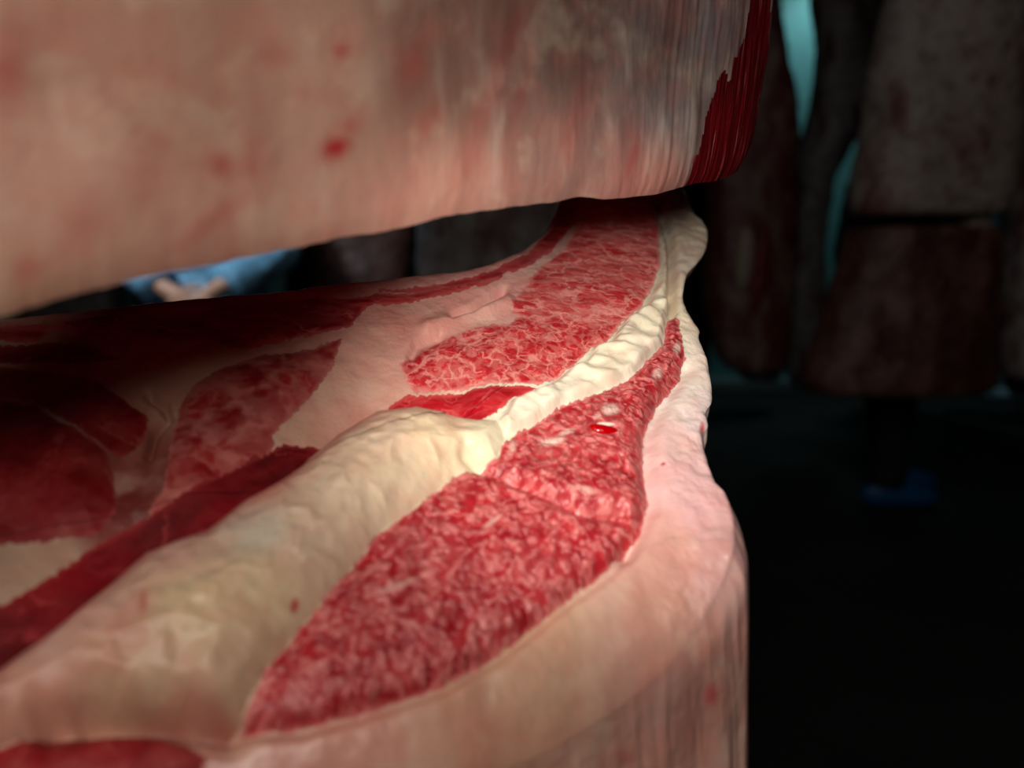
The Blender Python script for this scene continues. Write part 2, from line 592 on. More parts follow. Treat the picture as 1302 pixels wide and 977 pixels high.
POLY['coarse'] = [(246, 487), (276, 469), (338, 451), (400, 441), (417, 434), (434, 428), (425, 458), (401, 489), (371, 522), (345, 548), (350, 556), (322, 590),
                  (276, 640), (215, 668), (180, 680), (188, 642), (206, 615), (212, 586), (222, 540), (229, 512)]
POLY['strap'] = [(-300, 452), (-50, 442), (60, 436), (101, 437), (154, 460), (120, 464), (70, 462), (0, 462), (-250, 480)]
POLY['round_back'] = [(-400, 488), (0, 468), (60, 474), (117, 483), (147, 500), (184, 524), (188, 543), (172, 572), (150, 582), (135, 570), (90, 538), (46, 510), (0, 505), (-400, 520)]
POLY['round'] = [(-400, 522), (0, 507), (46, 516), (70, 533), (90, 541), (135, 572), (144, 607), (148, 640), (123, 672), (60, 684), (0, 692), (-400, 735)]
POLY['sheath'] = [(-400, 880), (-150, 820), (0, 763), (60, 724), (123, 682), (200, 640), (250, 612), (322, 575), (360, 556), (405, 550), (420, 556), (384, 592), (307, 638), (262, 672), (215, 690), (184, 699), (77, 790),
                  (0, 849), (-150, 920), (-400, 990)]
RIDGE = [(-400, 990), (-150, 920), (0, 849), (77, 790), (184, 699), (262, 672), (307, 638), (384, 592), (430, 552), (480, 521), (530, 518), (580, 531), (606, 535), (632, 534), (641, 548), (640, 562),
         (632, 582), (580, 604), (527, 645), (484, 675), (454, 713), (415, 755), (338, 843), (300, 900), (280, 912), (180, 905), (100, 910), (0, 934), (-150, 975), (-400, 1040)]
POLY['fine'] = [(300, 911), (338, 843), (415, 755), (454, 713), (484, 675), (527, 645), (580, 604), (634, 580), (640, 560), (663, 548), (713, 517), (746, 506), (801, 484), (820, 465),
                (843, 445), (847, 414), (858, 399), (866, 424), (872, 452), (865, 481), (837, 512), (820, 550), (820, 595), (827, 628), (820, 668), (801, 686), (779, 708), (734, 738),
                (646, 805), (569, 847), (454, 886), (377, 905)]
POLY['corner'] = [(-400, 1050), (-150, 985), (0, 938), (61, 922), (154, 915), (230, 930), (256, 946), (240, 985), (170, 1040), (0, 1075), (-300, 1075)]
CRUMPLE = [(641, 556), (632, 534), (650, 507), (687, 494), (710, 479), (740, 458), (755, 442), (774, 436), (793, 407), (818, 390), (833, 360), (841, 336), (839, 304),
           (836, 250), (850, 250), (853, 290), (856, 340), (856, 395), (848, 414), (843, 445), (820, 466), (801, 485), (746, 507), (713, 518), (663, 549)]
GROOVE = [(828, 235), (842, 262), (851, 300), (855, 350), (854, 395)]

S = {k: sdf(PX, PY, p) for k, p in POLY.items()}
S['ridge'] = sdf(PX, PY, RIDGE)
S['crumple'] = sdf(PX, PY, CRUMPLE)

# --- relief of the cut, metres along its normal
dpx = 1.0 / inv_depth(PX, PY) / FPX          # metres per pixel, to keep relief in scale
BASE = pix(PX, PY, 1.0 / inv_depth(PX, PY))
U = (BASE - CAM) @ E1
V = (BASE - CAM) @ E2
hgt = np.zeros(PX.shape)


def bulge(s, amp, width):
    return amp * (1 - np.exp(-np.clip(s, 0, None) / width))


hgt += bulge(S['ridge'], 0.012, 38)
behind = seg_dist(PX, PY, [(-150, 915), (0, 843), (77, 784), (184, 694), (262, 668), (307, 634), (384, 588), (430, 549), (480, 518), (530, 515), (600, 531)])
hgt -= np.where(S['ridge'] < 0, 0.012 * np.exp(-behind / 40.0), 0.0) * (S['fine'] < 0) * smooth((640 - PX) / 60) * (1 - smooth((PY - 860 + PX * 0.0) / 60) * (PX > 60))
hgt += bulge(S['fine'], 0.0035, 55)
hgt += bulge(S['eye'], 0.0016, 20) + bulge(S['eye_streak'], 0.0022, 25) + bulge(S['deep'], 0.0010, 12)
hgt += bulge(S['coarse'], 0.002, 25) + bulge(S['round'], 0.006, 60) + bulge(S['round_back'], 0.002, 20) + bulge(S['rib'], 0.001, 8)
hgt += bulge(S['corner'], 0.006, 60)
low_seam = seg_dist(PX, PY, [(100, 908), (180, 905), (280, 913), (377, 907), (454, 888), (569, 849), (646, 807), (734, 740), (779, 711), (803, 688)])
hgt -= 0.0035 * np.exp(-(low_seam / 11.0) ** 2)
hgt -= 0.006 * np.exp(-(seg_dist(PX, PY, [(60, 915), (120, 902), (200, 900), (285, 910)]) / 22.0) ** 2)
crease = seg_dist(PX, PY, [(590, 582), (640, 604), (672, 618), (700, 634), (735, 646), (790, 655)])
hgt -= 0.0042 * np.exp(-(crease / 8.0) ** 2)
hgt += 0.0020 * np.exp(-(seg_dist(PX, PY, [(690, 615), (740, 628), (800, 640)]) / 20.0) ** 2)
hgt -= 0.0085 * np.exp(-(seg_dist(PX, PY, GROOVE) / 6.5) ** 2)
hgt += 0.004 * smooth(S['crumple'] / 12.0)
cr = fbm(U * 95 + V * 40, V * 120, 1.0, 2) + 0.5 * (1 - np.abs(fbm(U * 60, V * 60, 6.0, 2)) * 2)
hgt += 0.0022 * cr * smooth(S['crumple'] / 8.0)
ridge_n = 1 - np.abs(fbm(U * 60 + 3, V * 60, 4.0, 3)) * 2
hgt += 0.0016 * ridge_n * smooth(S['ridge'] / 25.0)
# torn pocket in the seam fat beside the rib strip
hgt -= 0.004 * np.exp(-(seg_dist(PX, PY, [(576, 398), (600, 392), (622, 380), (640, 370)]) / 5.0) ** 2)
hgt += 0.0025 * np.exp(-(seg_dist(PX, PY, [(545, 412), (580, 404), (620, 392), (645, 384)]) / 9.0) ** 2)
hgt -= 0.003 * np.exp(-(seg_dist(PX, PY, [(524, 446), (530, 434), (560, 424)]) / 6.0) ** 2)
hgt -= 0.004 * np.exp(-(seg_dist(PX, PY, [(190, 500), (208, 512), (213, 528), (196, 548), (188, 575)]) / 6.0) ** 2)
# everything settles a little at the rim, and rises towards the uncut hinge
hgt += 0.0016 * fbm(U * 28, V * 28, 0.0, 3) + 0.00055 * fbm(U * 110, V * 110, 2.0, 3)
gran = 1 - np.abs(fbm(U * 260 + 9, V * 260, 7.0, 2)) * 2
hgt += 0.00055 * gran * smooth(S['fine'] / 6.0)
rimd = (1 - tt)[:, None] * np.hypot(rim[None, :, 0] - rim[None, :, 2], rim[None, :, 1] - rim[None, :, 3])
frontside = smooth((rim[:, 1] - 690) / 150.0)[None, :]
hgt -= 0.024 * frontside * np.exp(-rimd / 95.0)
hgt -= 0.0042 * np.exp(-(seg_dist(PX, PY, [(868, 470), (840, 512), (823, 550), (822, 600), (828, 640), (805, 686)]) / 13.0) ** 2)
hgt -= 0.0015 * np.exp(-rimd / 4.0) * (1 - frontside)
# wavy ragged fat along the back line
rag = (rim[:, 0] > 860) & (rim[:, 1] > 380) & (rim[:, 1] < 660)
hgt += 0.0007 * fbm(U * 160, V * 160, 11.0, 3) * smooth((PX - 840) / 30.0)
TOP = BASE + NRM * hgt[..., None]

# --- outer wall: rings below the rim
rim3 = TOP[-1]
tan = np.roll(rim3, -1, 0) - np.roll(rim3, 1, 0)
tan[:, 2] = 0
outw = np.stack([-tan[:, 1], tan[:, 0], np.zeros(NS)], 1)
ctr3 = rim3.mean(0)
if np.mean(np.sum(outw * (rim3 - ctr3), 1)) < 0:
    outw = -outw
for _ in range(3):
    k = 21
    ker = np.ones(k) / k
    outw = np.stack([np.convolve(np.concatenate([outw[-k:, j], outw[:, j], outw[:k, j]]), ker, 'same')[k:-k] for j in range(3)], 1)
outw /= np.linalg.norm(outw, axis=1, keepdims=True) + 1e-9
seglen = np.linalg.norm(np.roll(rim3, -1, 0) - rim3, axis=1)
arc = np.concatenate([[0], np.cumsum(seglen)])[:-1]
flap = smooth((rim[:, 0] - 690) / 60) * smooth((640 - rim[:, 1]) / 200)          # thin overhanging flap at the back line
prof = [(0.0006, 0.0012), (0.0016, 0.003), (0.003, 0.0055), (0.0042, 0.009)]
prof += [(0.0045 + 0.004 * math.sin(min(1, (z - 0.009) / 0.12) * math.pi / 2), z) for z in np.linspace(0.012, 0.16, 60)]
prof += [(0.008 - 0.06 * ((z - 0.16) / 0.36) ** 2, z) for z in np.linspace(0.18, 0.52, 14)]
rings, rtc, rpy = [], [], []
for (o, z) in prof:
    # carcass bottom is level: compress below
    nz = fbm(arc * 120 + z * 10, np.full(NS, z * 14), 5.0, 3) * 0.0016 * min(1, z / 0.02) + fbm(arc * 30, np.full(NS, z * 12), 8.0, 2) * 0.002 * min(1, z / 0.03)
    oo = (o * (1 - frontside[0]) + nz) - flap * min(z * 1.1, 0.07)
    zz = rim3[:, 2] - z * (1 + 0 * arc)
    if z > 0.16:
        f = (z - 0.16) / 0.36
        zz = (rim3[:, 2] - 0.16) * (1 - f) + 0.50 * f
    r = rim3 + outw * oo[:, None]
    r[:, 2] = zz
    rings.append(r)
    rtc.append(np.stack([arc, zz, np.zeros(NS)], 1))
    rpy.append(rim[:, 1] + z * FPX * inv_depth(rim[:, 0], rim[:, 1]))
botc = rings[-1].mean(0)
for f in (0.6, 0.25, 0.02):
    r = botc + (rings[-1 if f == 0.6 else -1] - botc) * 1.0
    base_ring = rings[len(prof) - 1]
    r = botc + (base_ring - botc) * f - np.array([0, 0, 0.03 * (1 - f)])
    rings.append(r)
    rtc.append(np.stack([arc, r[:, 2], np.zeros(NS)], 1))
    rpy.append(rpy[len(prof) - 1])
NR = len(rings)
ALL = np.concatenate([TOP.reshape(-1, 3), np.concatenate(rings)])
ATC = np.concatenate([np.stack([U, V, np.zeros_like(U)], -1).reshape(-1, 3), np.concatenate(rtc)])
# streak coordinates also for the fat margin on the cut, so the streaks run on over the edge
APX = np.concatenate([PX.ravel(), np.tile(rim[:, 0], NR)])
APY = np.concatenate([PY.ravel(), np.concatenate(rpy)])
rows = NT_ + NR
ii, jj = np.meshgrid(np.arange(rows - 1), np.arange(NS), indexing='ij')
j2 = (jj + 1) % NS
FAC = np.stack([ii * NS + jj, (ii + 1) * NS + jj, (ii + 1) * NS + j2, ii * NS + j2], -1).reshape(-1, 4)
# orient: the cut faces up
a, b, c = ALL[FAC[NS * 100, 0]], ALL[FAC[NS * 100, 1]], ALL[FAC[NS * 100, 2]]
if np.dot(np.cross(b - a, c - a), NRM) < 0:
    FAC = FAC[:, ::-1].copy()

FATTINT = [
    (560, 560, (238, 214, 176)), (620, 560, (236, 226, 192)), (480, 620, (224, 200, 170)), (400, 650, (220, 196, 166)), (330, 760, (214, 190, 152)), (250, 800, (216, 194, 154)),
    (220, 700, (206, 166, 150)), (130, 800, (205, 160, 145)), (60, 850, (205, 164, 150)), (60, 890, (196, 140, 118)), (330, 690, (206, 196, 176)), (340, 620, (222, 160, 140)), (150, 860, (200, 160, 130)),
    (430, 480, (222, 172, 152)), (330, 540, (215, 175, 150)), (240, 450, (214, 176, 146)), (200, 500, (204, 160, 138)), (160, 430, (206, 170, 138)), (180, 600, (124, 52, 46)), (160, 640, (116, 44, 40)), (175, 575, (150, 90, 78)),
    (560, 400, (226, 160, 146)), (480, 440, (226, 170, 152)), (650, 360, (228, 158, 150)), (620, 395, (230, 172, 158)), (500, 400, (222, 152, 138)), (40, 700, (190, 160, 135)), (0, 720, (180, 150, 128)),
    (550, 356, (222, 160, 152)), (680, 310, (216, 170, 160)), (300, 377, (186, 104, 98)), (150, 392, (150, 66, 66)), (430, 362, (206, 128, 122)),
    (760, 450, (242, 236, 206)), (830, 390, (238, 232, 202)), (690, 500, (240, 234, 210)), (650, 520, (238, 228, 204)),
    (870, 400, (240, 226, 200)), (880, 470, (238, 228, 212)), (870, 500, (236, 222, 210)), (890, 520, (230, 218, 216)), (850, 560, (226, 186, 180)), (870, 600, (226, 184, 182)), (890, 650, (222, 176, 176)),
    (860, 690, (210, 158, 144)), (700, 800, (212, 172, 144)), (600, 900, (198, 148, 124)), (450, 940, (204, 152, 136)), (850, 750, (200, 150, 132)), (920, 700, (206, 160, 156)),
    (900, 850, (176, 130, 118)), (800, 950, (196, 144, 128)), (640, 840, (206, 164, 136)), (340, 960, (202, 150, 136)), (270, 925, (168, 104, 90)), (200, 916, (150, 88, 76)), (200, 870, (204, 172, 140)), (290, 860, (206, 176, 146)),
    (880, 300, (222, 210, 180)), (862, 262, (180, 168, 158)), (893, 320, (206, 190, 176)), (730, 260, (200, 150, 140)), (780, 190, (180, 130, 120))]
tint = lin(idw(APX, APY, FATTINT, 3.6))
STAINS = [(375, 775, 5, 9, 0.5, 0.9), (190, 790, 5, 18, 0.0, 0.55), (268, 662, 30, 12, -0.5, 0.9), (225, 690, 20, 9, -0.6, 0.5), (320, 628, 30, 8, -0.5, 0.45), (440, 547, 40, 8, -0.5, 0.35),
          (482, 972, 9, 6, 0, 0.8), (530, 948, 6, 5, 0, 0.6), (912, 865, 4, 14, 0, 0.6), (843, 591, 3, 2, 0, 0.9), (820, 920, 14, 10, 0, 0.3), (330, 580, 22, 5, -0.5, 0.6), (893, 545, 4, 8, 0, 0.8),
          (899, 318, 3, 16, 0.3, 0.6)]
stain = np.zeros(len(APX))
for (cx, cy, rx, ry, an, st) in STAINS:
    dx, dy = APX - cx, APY - cy
    a2 = dx * math.cos(an) + dy * math.sin(an)
    b2 = -dx * math.sin(an) + dy * math.cos(an)
    stain = np.maximum(stain, st * np.exp(-((a2 / rx) ** 2 + (b2 / ry) ** 2) ** 1.5))
_l = seg_dist(APX, APY, [(-150, 920), (0, 849), (77, 790), (184, 699), (262, 672), (307, 638), (384, 592), (430, 552), (480, 521), (530, 518)])
stain = np.maximum(stain, (0.25 + 0.45 * (fbm(APX / 40.0, APY / 40.0, 2.0, 2) * 0.5 + 0.5)) * np.exp(-(_l / 16.0) ** 1.5))
PALES = [(775, 526, 11, 8, 0, 0.75), (702, 562, 16, 6, -0.1, 0.7), (720, 551, 12, 4, -0.3, 0.6), (860, 445, 5, 8, 0.2, 0.7), (835, 478, 8, 6, -0.6, 0.6), (740, 628, 20, 3.5, 0.2, 0.35),
         (505, 745, 26, 5, -0.3, 0.4), (625, 665, 14, 3, -0.6, 0.5), (652, 568, 5, 9, 0.2, 0.5), (758, 534, 5, 4, 0, 0.5)]
pale = np.zeros(len(APX))
for (cx, cy, rx, ry, an, st) in PALES:
    dx, dy = APX - cx, APY - cy
    a2 = dx * math.cos(an) + dy * math.sin(an)
    b2 = -dx * math.sin(an) + dy * math.cos(an)
    pale = np.maximum(pale, st * np.exp(-((a2 / rx) ** 2 + (b2 / ry) ** 2) ** 2))

# --- which tissue each face belongs to, with a natural wavering border
fc = FAC.mean(1).astype(int)
fpx = APX[FAC].mean(1)
fpy = APY[FAC].mean(1)
ftop = (FAC.max(1) < NT_ * NS)
qx = fpx + 3.0 * fbm(fpx / 14.0, fpy / 14.0, 3.0, 3) + 1.5 * vnoise(fpx / 4.0, fpy / 4.0, 1.0)
qy = fpy + 3.0 * fbm(fpx / 14.0, fpy / 14.0, 9.0, 3) + 1.5 * vnoise(fpx / 4.0, fpy / 4.0, 5.0)
REG = np.zeros(len(FAC), int)           # 0 outer fat cover
names = ['cover', 'cap', 'seam', 'ridge', 'crumple', 'eye_streak', 'eye', 'deep', 'rib', 'rib_tip', 'coarse', 'strap', 'round_back', 'round', 'sheath', 'fine', 'corner']
BACKPOLY = [(-600, 1000), (-400, 1040), (0, 934), (100, 912), (280, 912), (338, 843), (527, 645), (640, 562), (843, 445), (856, 395), (853, 300), (842, 262), (832, 235), (832, 100), (-600, 100)]
CAPPOLY = [(828, 100), (828, 235), (842, 262), (853, 300), (856, 395), (858, 399), (820, 550), (820, 600), (826, 640), (803, 688), (860, 680), (960, 690), (1000, 400), (950, 100)]
REG[ftop & poly_in(fpx, fpy, CAPPOLY)] = 1
REG[ftop & poly_in(fpx, fpy, BACKPOLY)] = 2
for k, nm in enumerate(names):
    if k < 3:
        continue
    pl = RIDGE if nm == 'ridge' else CRUMPLE if nm == 'crumple' else POLY[nm]
    REG[ftop & poly_in(qx, qy, pl)] = k

carcass = thing('beef_carcass', 'large pale beef side cut open across the ribs, showing marbled red meat', 'carcass', (0.10, 0.40, 0.47))
edge = np.full(len(APX), 50.0)
stats = {
    'cover': ('fat_cover', 'cover', 'pinkish tan outer fat below the open cut'),
    'cap': ('back_fat', 'cap', 'thick white back fat at the outer edge of the cut'),
    'seam': ('seam_fat', 'seam', 'pale pink fat running between the muscles'),
    'ridge': ('fat_ridge', 'ridge', 'raised cream coloured ridge of fat'),
    'crumple': ('crumpled_fat', 'crumple', 'glistening white crumpled fat seam'),
    'eye_streak': ('ribeye_muscle', 'eye_streak', 'streaky marbled muscle beside the hinge'),
    'eye': ('ribeye_cap_muscle', 'eye', 'bright red lobed marbled muscle'),
    'deep': ('lean_muscle', 'deep', 'deep red lean strip behind the fat ridge'),
    'rib': ('rib_muscle', 'rib', 'thin dark red strip along the rib side'),
    'rib_tip': ('rib_muscle', 'rib', 'narrow red strip curving up at the rib side'),
    'coarse': ('coarse_muscle', 'coarse', 'coarsely marbled red muscle'),
    'strap': ('strap_muscle', 'round', 'short dark strap of muscle'),
    'round_back': ('shoulder_muscle', 'round', 'dark red muscle with pointed end'),
    'round': ('round_muscle', 'round', 'dark rounded muscle'),
    'sheath': ('sheath_muscle', 'sheath', 'dark red strip behind the ridge'),
    'fine': ('marbled_muscle', 'fine', 'broad finely marbled pink and red muscle'),
    'corner': ('shank_muscle', 'round', 'dark red muscle below the fat ridge')}
for k, nm in enumerate(names):
    m = REG == k
    if not m.any():
        continue
    ed = edge.copy()
    if nm in POLY:
        ed[:NT_ * NS] = np.clip(S[nm].ravel(), 0, 50)
    st = pale if nm in POLY else stain
    tc = ATC
    if nm == 'cover':
        tc = ATC.copy()
        tc[:NT_ * NS, 0] = np.broadcast_to(arc[None, :], PX.shape).ravel()
        tc[:NT_ * NS, 1] = TOP[..., 2].ravel()
        ed = np.concatenate([np.full(NT_ * NS, 0.25), np.repeat([0.25 + 0.35 * min(1.0, z_ / 0.04) for _, z_ in prof] + [0.6] * (NR - len(prof)), NS)])
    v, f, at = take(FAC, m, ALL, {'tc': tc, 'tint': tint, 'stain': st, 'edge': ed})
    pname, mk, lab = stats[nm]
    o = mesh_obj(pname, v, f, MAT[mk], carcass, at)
    o['label'] = lab


# small pool of blood in the marbled muscle
def blob(name, center, ax, ay, az, ex, ey, ez, mat, parent, n=20):
    v, f = [], []
    for i in range(n + 1):
        th = math.pi * i / n
        for j in range(n):
            ph = 2 * math.pi * j / n
            q = 1 + 0.10 * math.sin(3 * ph + 1)
            v.append(center + ex * ax * math.sin(th) * math.cos(ph) * q + ey * ay * math.sin(th) * math.sin(ph) * q + ez * az * math.cos(th))
    for i in range(n):
        for j in range(n):
            f.append((i * n + j, (i + 1) * n + j, (i + 1) * n + (j + 1) % n, i * n + (j + 1) % n))
    return mesh_obj(name, np.array(v), f, mat, parent)


def cut_point(px, py):
    """a point on the finished relief of the cut"""
    k = np.argmin((PX - px) ** 2 + (PY - py) ** 2)
    return TOP.reshape(-1, 3)[k]


white_fleck = plain('white_fleck', rgb(240, 225, 205), 0.3)
o = blob('blood_drop', cut_point(765, 551) + NRM * 0.0002, 0.0056, 0.0024, 0.0016, E1 * 0.98 - E2 * 0.2, E2, NRM, MAT['blood'], carcass)
o['label'] = 'small glossy pool of red blood'
o = blob('fat_fleck', cut_point(768, 545) + NRM * 0.0004, 0.0038, 0.0012, 0.0010, E1, E2, NRM, white_fleck, carcass)

# ------------------------------------------------------------------ main carcass: upper part hanging over the cut
UB = [(-760, 560), (-650, 535), (-300, 467), (-120, 430), (41, 393), (156, 361), (262, 340), (352, 321), (480, 295), (520, 288), (582, 274), (640, 266), (701, 257), (734, 250), (755, 250), (775, 253), (808, 250),
      (836, 248), (857, 242), (890, 232), (922, 229), (940, 223), (950, 212), (956, 198)]
ub = catmull(UB, 0)
ub = resample(ub, 0.25 + 0.75 * (ub[:, 0] > -40), 700)


def up_inv(px):
    v = 6.0 - 0.00328 * px
    v = v - np.clip(px - 860, 0, None) ** 1.3 * 0.0005
    return v


front = pix(ub[:, 0], ub[:, 1], 1 / up_inv(ub[:, 0]))
front[:, 2] += 0.0008 * fbm(np.arange(700) / 22.0, np.zeros(700), 0, 3)
right_dir = np.array([0.62, 0.78, 0.0])
back_dir = np.array([-0.70, 0.72, 0.0])
P1 = front[-1]
side = [P1 + np.array([0.006, 0.02, 0.004]), P1 + np.array([0.008, 0.06, 0.012]), P1 + np.array([0.0, 0.11, 0.02]), P1 + np.array([-0.03, 0.165, 0.03]), P1 + np.array([-0.075, 0.20, 0.05])]
P0 = front[0]
q = front[::-70]
backpts = [p + back_dir * 0.17 + np.array([0, 0, 0.10]) for p in q[3:-1]]
left = [P0 + np.array([-0.06, 0.11, 0.09]), P0 + np.array([-0.07, 0.06, 0.05]), P0 + np.array([-0.045, 0.015, 0.015])]
tail = catmull([front[-1]] + side + backpts + left + [front[0]], 0)
dd = np.concatenate([[0], np.cumsum(np.linalg.norm(np.diff(tail, axis=0), axis=1))])
qs = np.linspace(0, dd[-1], 302)[1:-1]
tail = np.stack([np.interp(qs, dd, tail[:, k]) for k in range(3)], 1)
loop = np.vstack([front, tail])
NL = len(loop)
lc = loop.mean(0)
larc = np.concatenate([[0], np.cumsum(np.linalg.norm(np.diff(loop, axis=0), axis=1))])
ltan = np.roll(loop, -3, 0) - np.roll(loop, 3, 0)
lout = np.stack([ltan[:, 1], -ltan[:, 0], np.zeros(NL)], 1)
if np.mean(np.sum(lout * (loop - lc), 1)) < 0:
    lout = -lout
for _ in range(3):
    k = 31
    ker = np.ones(k) / k
    lout = np.stack([np.convolve(np.concatenate([lout[-k:, j], lout[:, j], lout[:k, j]]), ker, 'same')[k:-k] for j in range(3)], 1)
lout /= np.linalg.norm(lout, axis=1, keepdims=True) + 1e-9
heights = [0.0, 0.0012, 0.003] + list(np.linspace(0.0045, 0.15, 190)) + list(np.linspace(0.16, 0.30, 16)) + list(np.linspace(0.33, 1.0, 16)) + [1.1, 1.25, 1.4, 1.55]
UR, UTC, UPX, UPY = [], [], [], []
fpx_u = np.concatenate([ub[:, 0], np.full(NL - 700, 1100.0)])
fpy_u = np.concatenate([ub[:, 1], np.full(NL - 700, 200.0)])
dep_u = np.concatenate([1 / up_inv(ub[:, 0]), np.full(NL - 700, 0.45)])
isright = smooth((np.arange(NL) - 560) / 120.0) * (np.arange(NL) < 860)
for hh in heights:
    r = loop.copy()
    r[:, 2] = loop[:, 2] + hh
    lean = np.array([0.10, 0.05, 0.0]) * min(hh, 0.3)
    o = 0.0035 * (1 - math.exp(-hh / 0.006)) - 0.0035
    nz = (0.0003 + 0.0007 * isright) * fbm(larc * 70 + hh * 22, np.full(NL, hh * 14), 1.0, 3) * min(1, hh / 0.03) + 0.004 * fbm(larc * 16, np.full(NL, hh * 14), 5.0, 2) * min(1, hh / 0.05)
    nz = nz + isright * 0.0005 * fbm(larc * 420 + hh * 10, np.full(NL, hh * 12), 2.0, 2)
    r = r + lean + lout * (o + nz)[:, None]
    if hh > 0.30:
        f = min(1.0, (hh - 0.30) / 1.25)
        sc = 1 + 0.5 * math.sin(f * math.pi) * 0.5 - 0.80 * f ** 1.5
        top_c = np.array([lc[0] + 0.03, lc[1] + 0.05, 0])
        mixz = smooth(np.array(f * 2.0))
        rc = r.mean(0)
        r[:, :2] = rc[:2] + (r[:, :2] - rc[:2]) * sc
        # the loop becomes level higher up; push it away from the camera
        r[:, 2] = r[:, 2] * (1 - mixz) + (rc[2]) * mixz
        r[:, 1] += 0.12 * smooth(np.array(f * 1.6))
        r[:, 0] += 0.06 * smooth(np.array(f * 1.6))
    UR.append(r)
    UTC.append(np.stack([larc, r[:, 2], np.zeros(NL)], 1))
    UPX.append(fpx_u)
    UPY.append(fpy_u - hh / dep_u * FPX)
NU = len(heights)
# underside of the cut, closing inward
und_c = loop.mean(0) + np.array([0, 0, 0.02])
US, UST = [], []
for f in (1.0, 0.97, 0.9, 0.75, 0.5, 0.25, 0.02):
    r = und_c + (UR[0] - und_c) * f
    US.append(r)
    UST.append(np.stack([r[:, 0], r[:, 1], np.zeros(NL)], 1))
UV_ = np.concatenate(UR)
ii, jj = np.meshgrid(np.arange(NU - 1), np.arange(NL), indexing='ij')
j2 = (jj + 1) % NL
UF = np.stack([ii * NL + jj, ii * NL + j2, (ii + 1) * NL + j2, (ii + 1) * NL + jj], -1).reshape(-1, 4)
upx, upy = np.concatenate(UPX), np.concatenate(UPY)
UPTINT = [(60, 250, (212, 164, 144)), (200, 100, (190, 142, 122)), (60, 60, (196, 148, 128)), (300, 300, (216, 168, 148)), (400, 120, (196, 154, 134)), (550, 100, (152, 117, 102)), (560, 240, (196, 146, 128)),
          (700, 60, (120, 97, 90)), (700, 200, (154, 116, 105)), (820, 60, (124, 109, 106)), (860, 150, (138, 125, 124)), (830, 230, (190, 134, 122)), (900, 60, (152, 142, 143)), (30, 370, (206, 164, 140)),  # fat tints, darkened towards the right to imitate light falling off
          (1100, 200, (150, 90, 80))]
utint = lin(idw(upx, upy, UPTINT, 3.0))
ust = np.zeros(len(upx))
for (cx, cy, rx, ry, an, st) in [(416, 192, 20, 14, -0.4, 0.95), (432, 168, 16, 14, 0, 0.4), (275, 213, 20, 20, 0, 0.6), (413, 75, 10, 11, 0, 0.55), (110, 285, 30, 38, 0, 0.28), (32, 345, 22, 24, 0, 0.38),
                                 (0, 95, 24, 50, 0, 0.5), (330, 80, 22, 20, 0, 0.25), (270, 280, 60, 14, -0.75, 0.35), (310, 205, 24, 30, 0, 0.3), (190, 180, 50, 26, -0.5, 0.2), (880, 203, 4, 5, 0, 0.7), (800, 205, 6, 26, 0.15, 0.35),
                                 (610, 120, 16, 90, 0.25, 0.3), (650, 110, 10, 80, 0.2, 0.2), (505, 90, 20, 40, 0.3, 0.3), (530, 160, 10, 30, 0.3, 0.25), (720, 150, 12, 70, 0.1, 0.2)]:
    dx, dy = upx - cx, upy - cy
    a2 = dx * math.cos(an) + dy * math.sin(an)
    b2 = -dx * math.sin(an) + dy * math.cos(an)
    ust = np.maximum(ust, st * np.exp(-((a2 / rx) ** 2 + (b2 / ry) ** 2)))
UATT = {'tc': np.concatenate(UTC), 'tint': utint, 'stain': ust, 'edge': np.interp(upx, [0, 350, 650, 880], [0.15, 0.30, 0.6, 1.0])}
# the red skirt of thin muscle at the outer corner
fx = upx[UF].mean(1)
fy = upy[UF].mean(1)
wob = 5.0 * fbm(fx / 9.0, fy / 60.0, 0, 3) + 10 * fbm(fx / 14.0, fy / 120.0, 3, 2)
border = np.interp(fy, [-400, 0, 60, 120, 150, 232], [930, 918, 908, 900, 890, 884]) + wob
jcol = (UF[:, 0] % NL)
red_face = (fx > border) & (jcol < 800)
pale_streak = fbm(fx / 5.0, fy / 90.0, 8.0, 2) > 0.22 + np.clip(fy, -50, 400) / 260.0
red_face &= ~pale_streak
t = NT('skirt_muscle')
tc = t.attr('tc')
sv = t.map(tc, (520.0, 26.0, 1.0))
s1 = t.noise(sv, 1.0, 4.0, 0.6)
c = t.mix(t.ramp(s1, 0.38, 0.62), rgb(84, 6, 12), rgb(136, 18, 26))
c = t.mix(t.ramp(s1, 0.60, 0.72, 0.0, 0.6), c, rgb(206, 150, 150))
t.l(c, t.b.inputs['Base Color'])
t.b.inputs['Roughness'].default_value = 0.33
t.l(t.bump(s1, 0.002, 0.8), t.b.inputs['Normal'])
sss(t, 0.15, 0.003)
MAT['skirt'] = t.m
for nm, m, mk, lab in (('upper_fat_cover', ~red_face, 'cover_up', 'blurred pinkish tan fat surface above the cut'), ('skirt_muscle', red_face, 'skirt', 'dark red streaky muscle along the outer corner')):
    if mk == 'cover_up':
        MAT[mk] = fat_material('cover_fat_upper', 0.5, 0.42, 0.0009, 90.0)
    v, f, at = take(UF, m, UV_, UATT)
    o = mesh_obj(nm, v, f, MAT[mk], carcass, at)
    o['label'] = lab
SV = np.concatenate(US)
ii, jj = np.meshgrid(np.arange(6), np.arange(NL), indexing='ij')
j2 = (jj + 1) % NL
SF = np.stack([ii * NL + jj, (ii + 1) * NL + jj, (ii + 1) * NL + j2, ii * NL + j2], -1).reshape(-1, 4)
mesh_obj('upper_cut_face', SV, SF, MAT['round'], carcass, {'tc': np.concatenate(UST), 'tint': np.full((len(SV), 3), 0.5), 'stain': np.zeros(len(SV)), 'edge': np.full(len(SV), 50.0)})
TOPC = UR[-1].mean(0)


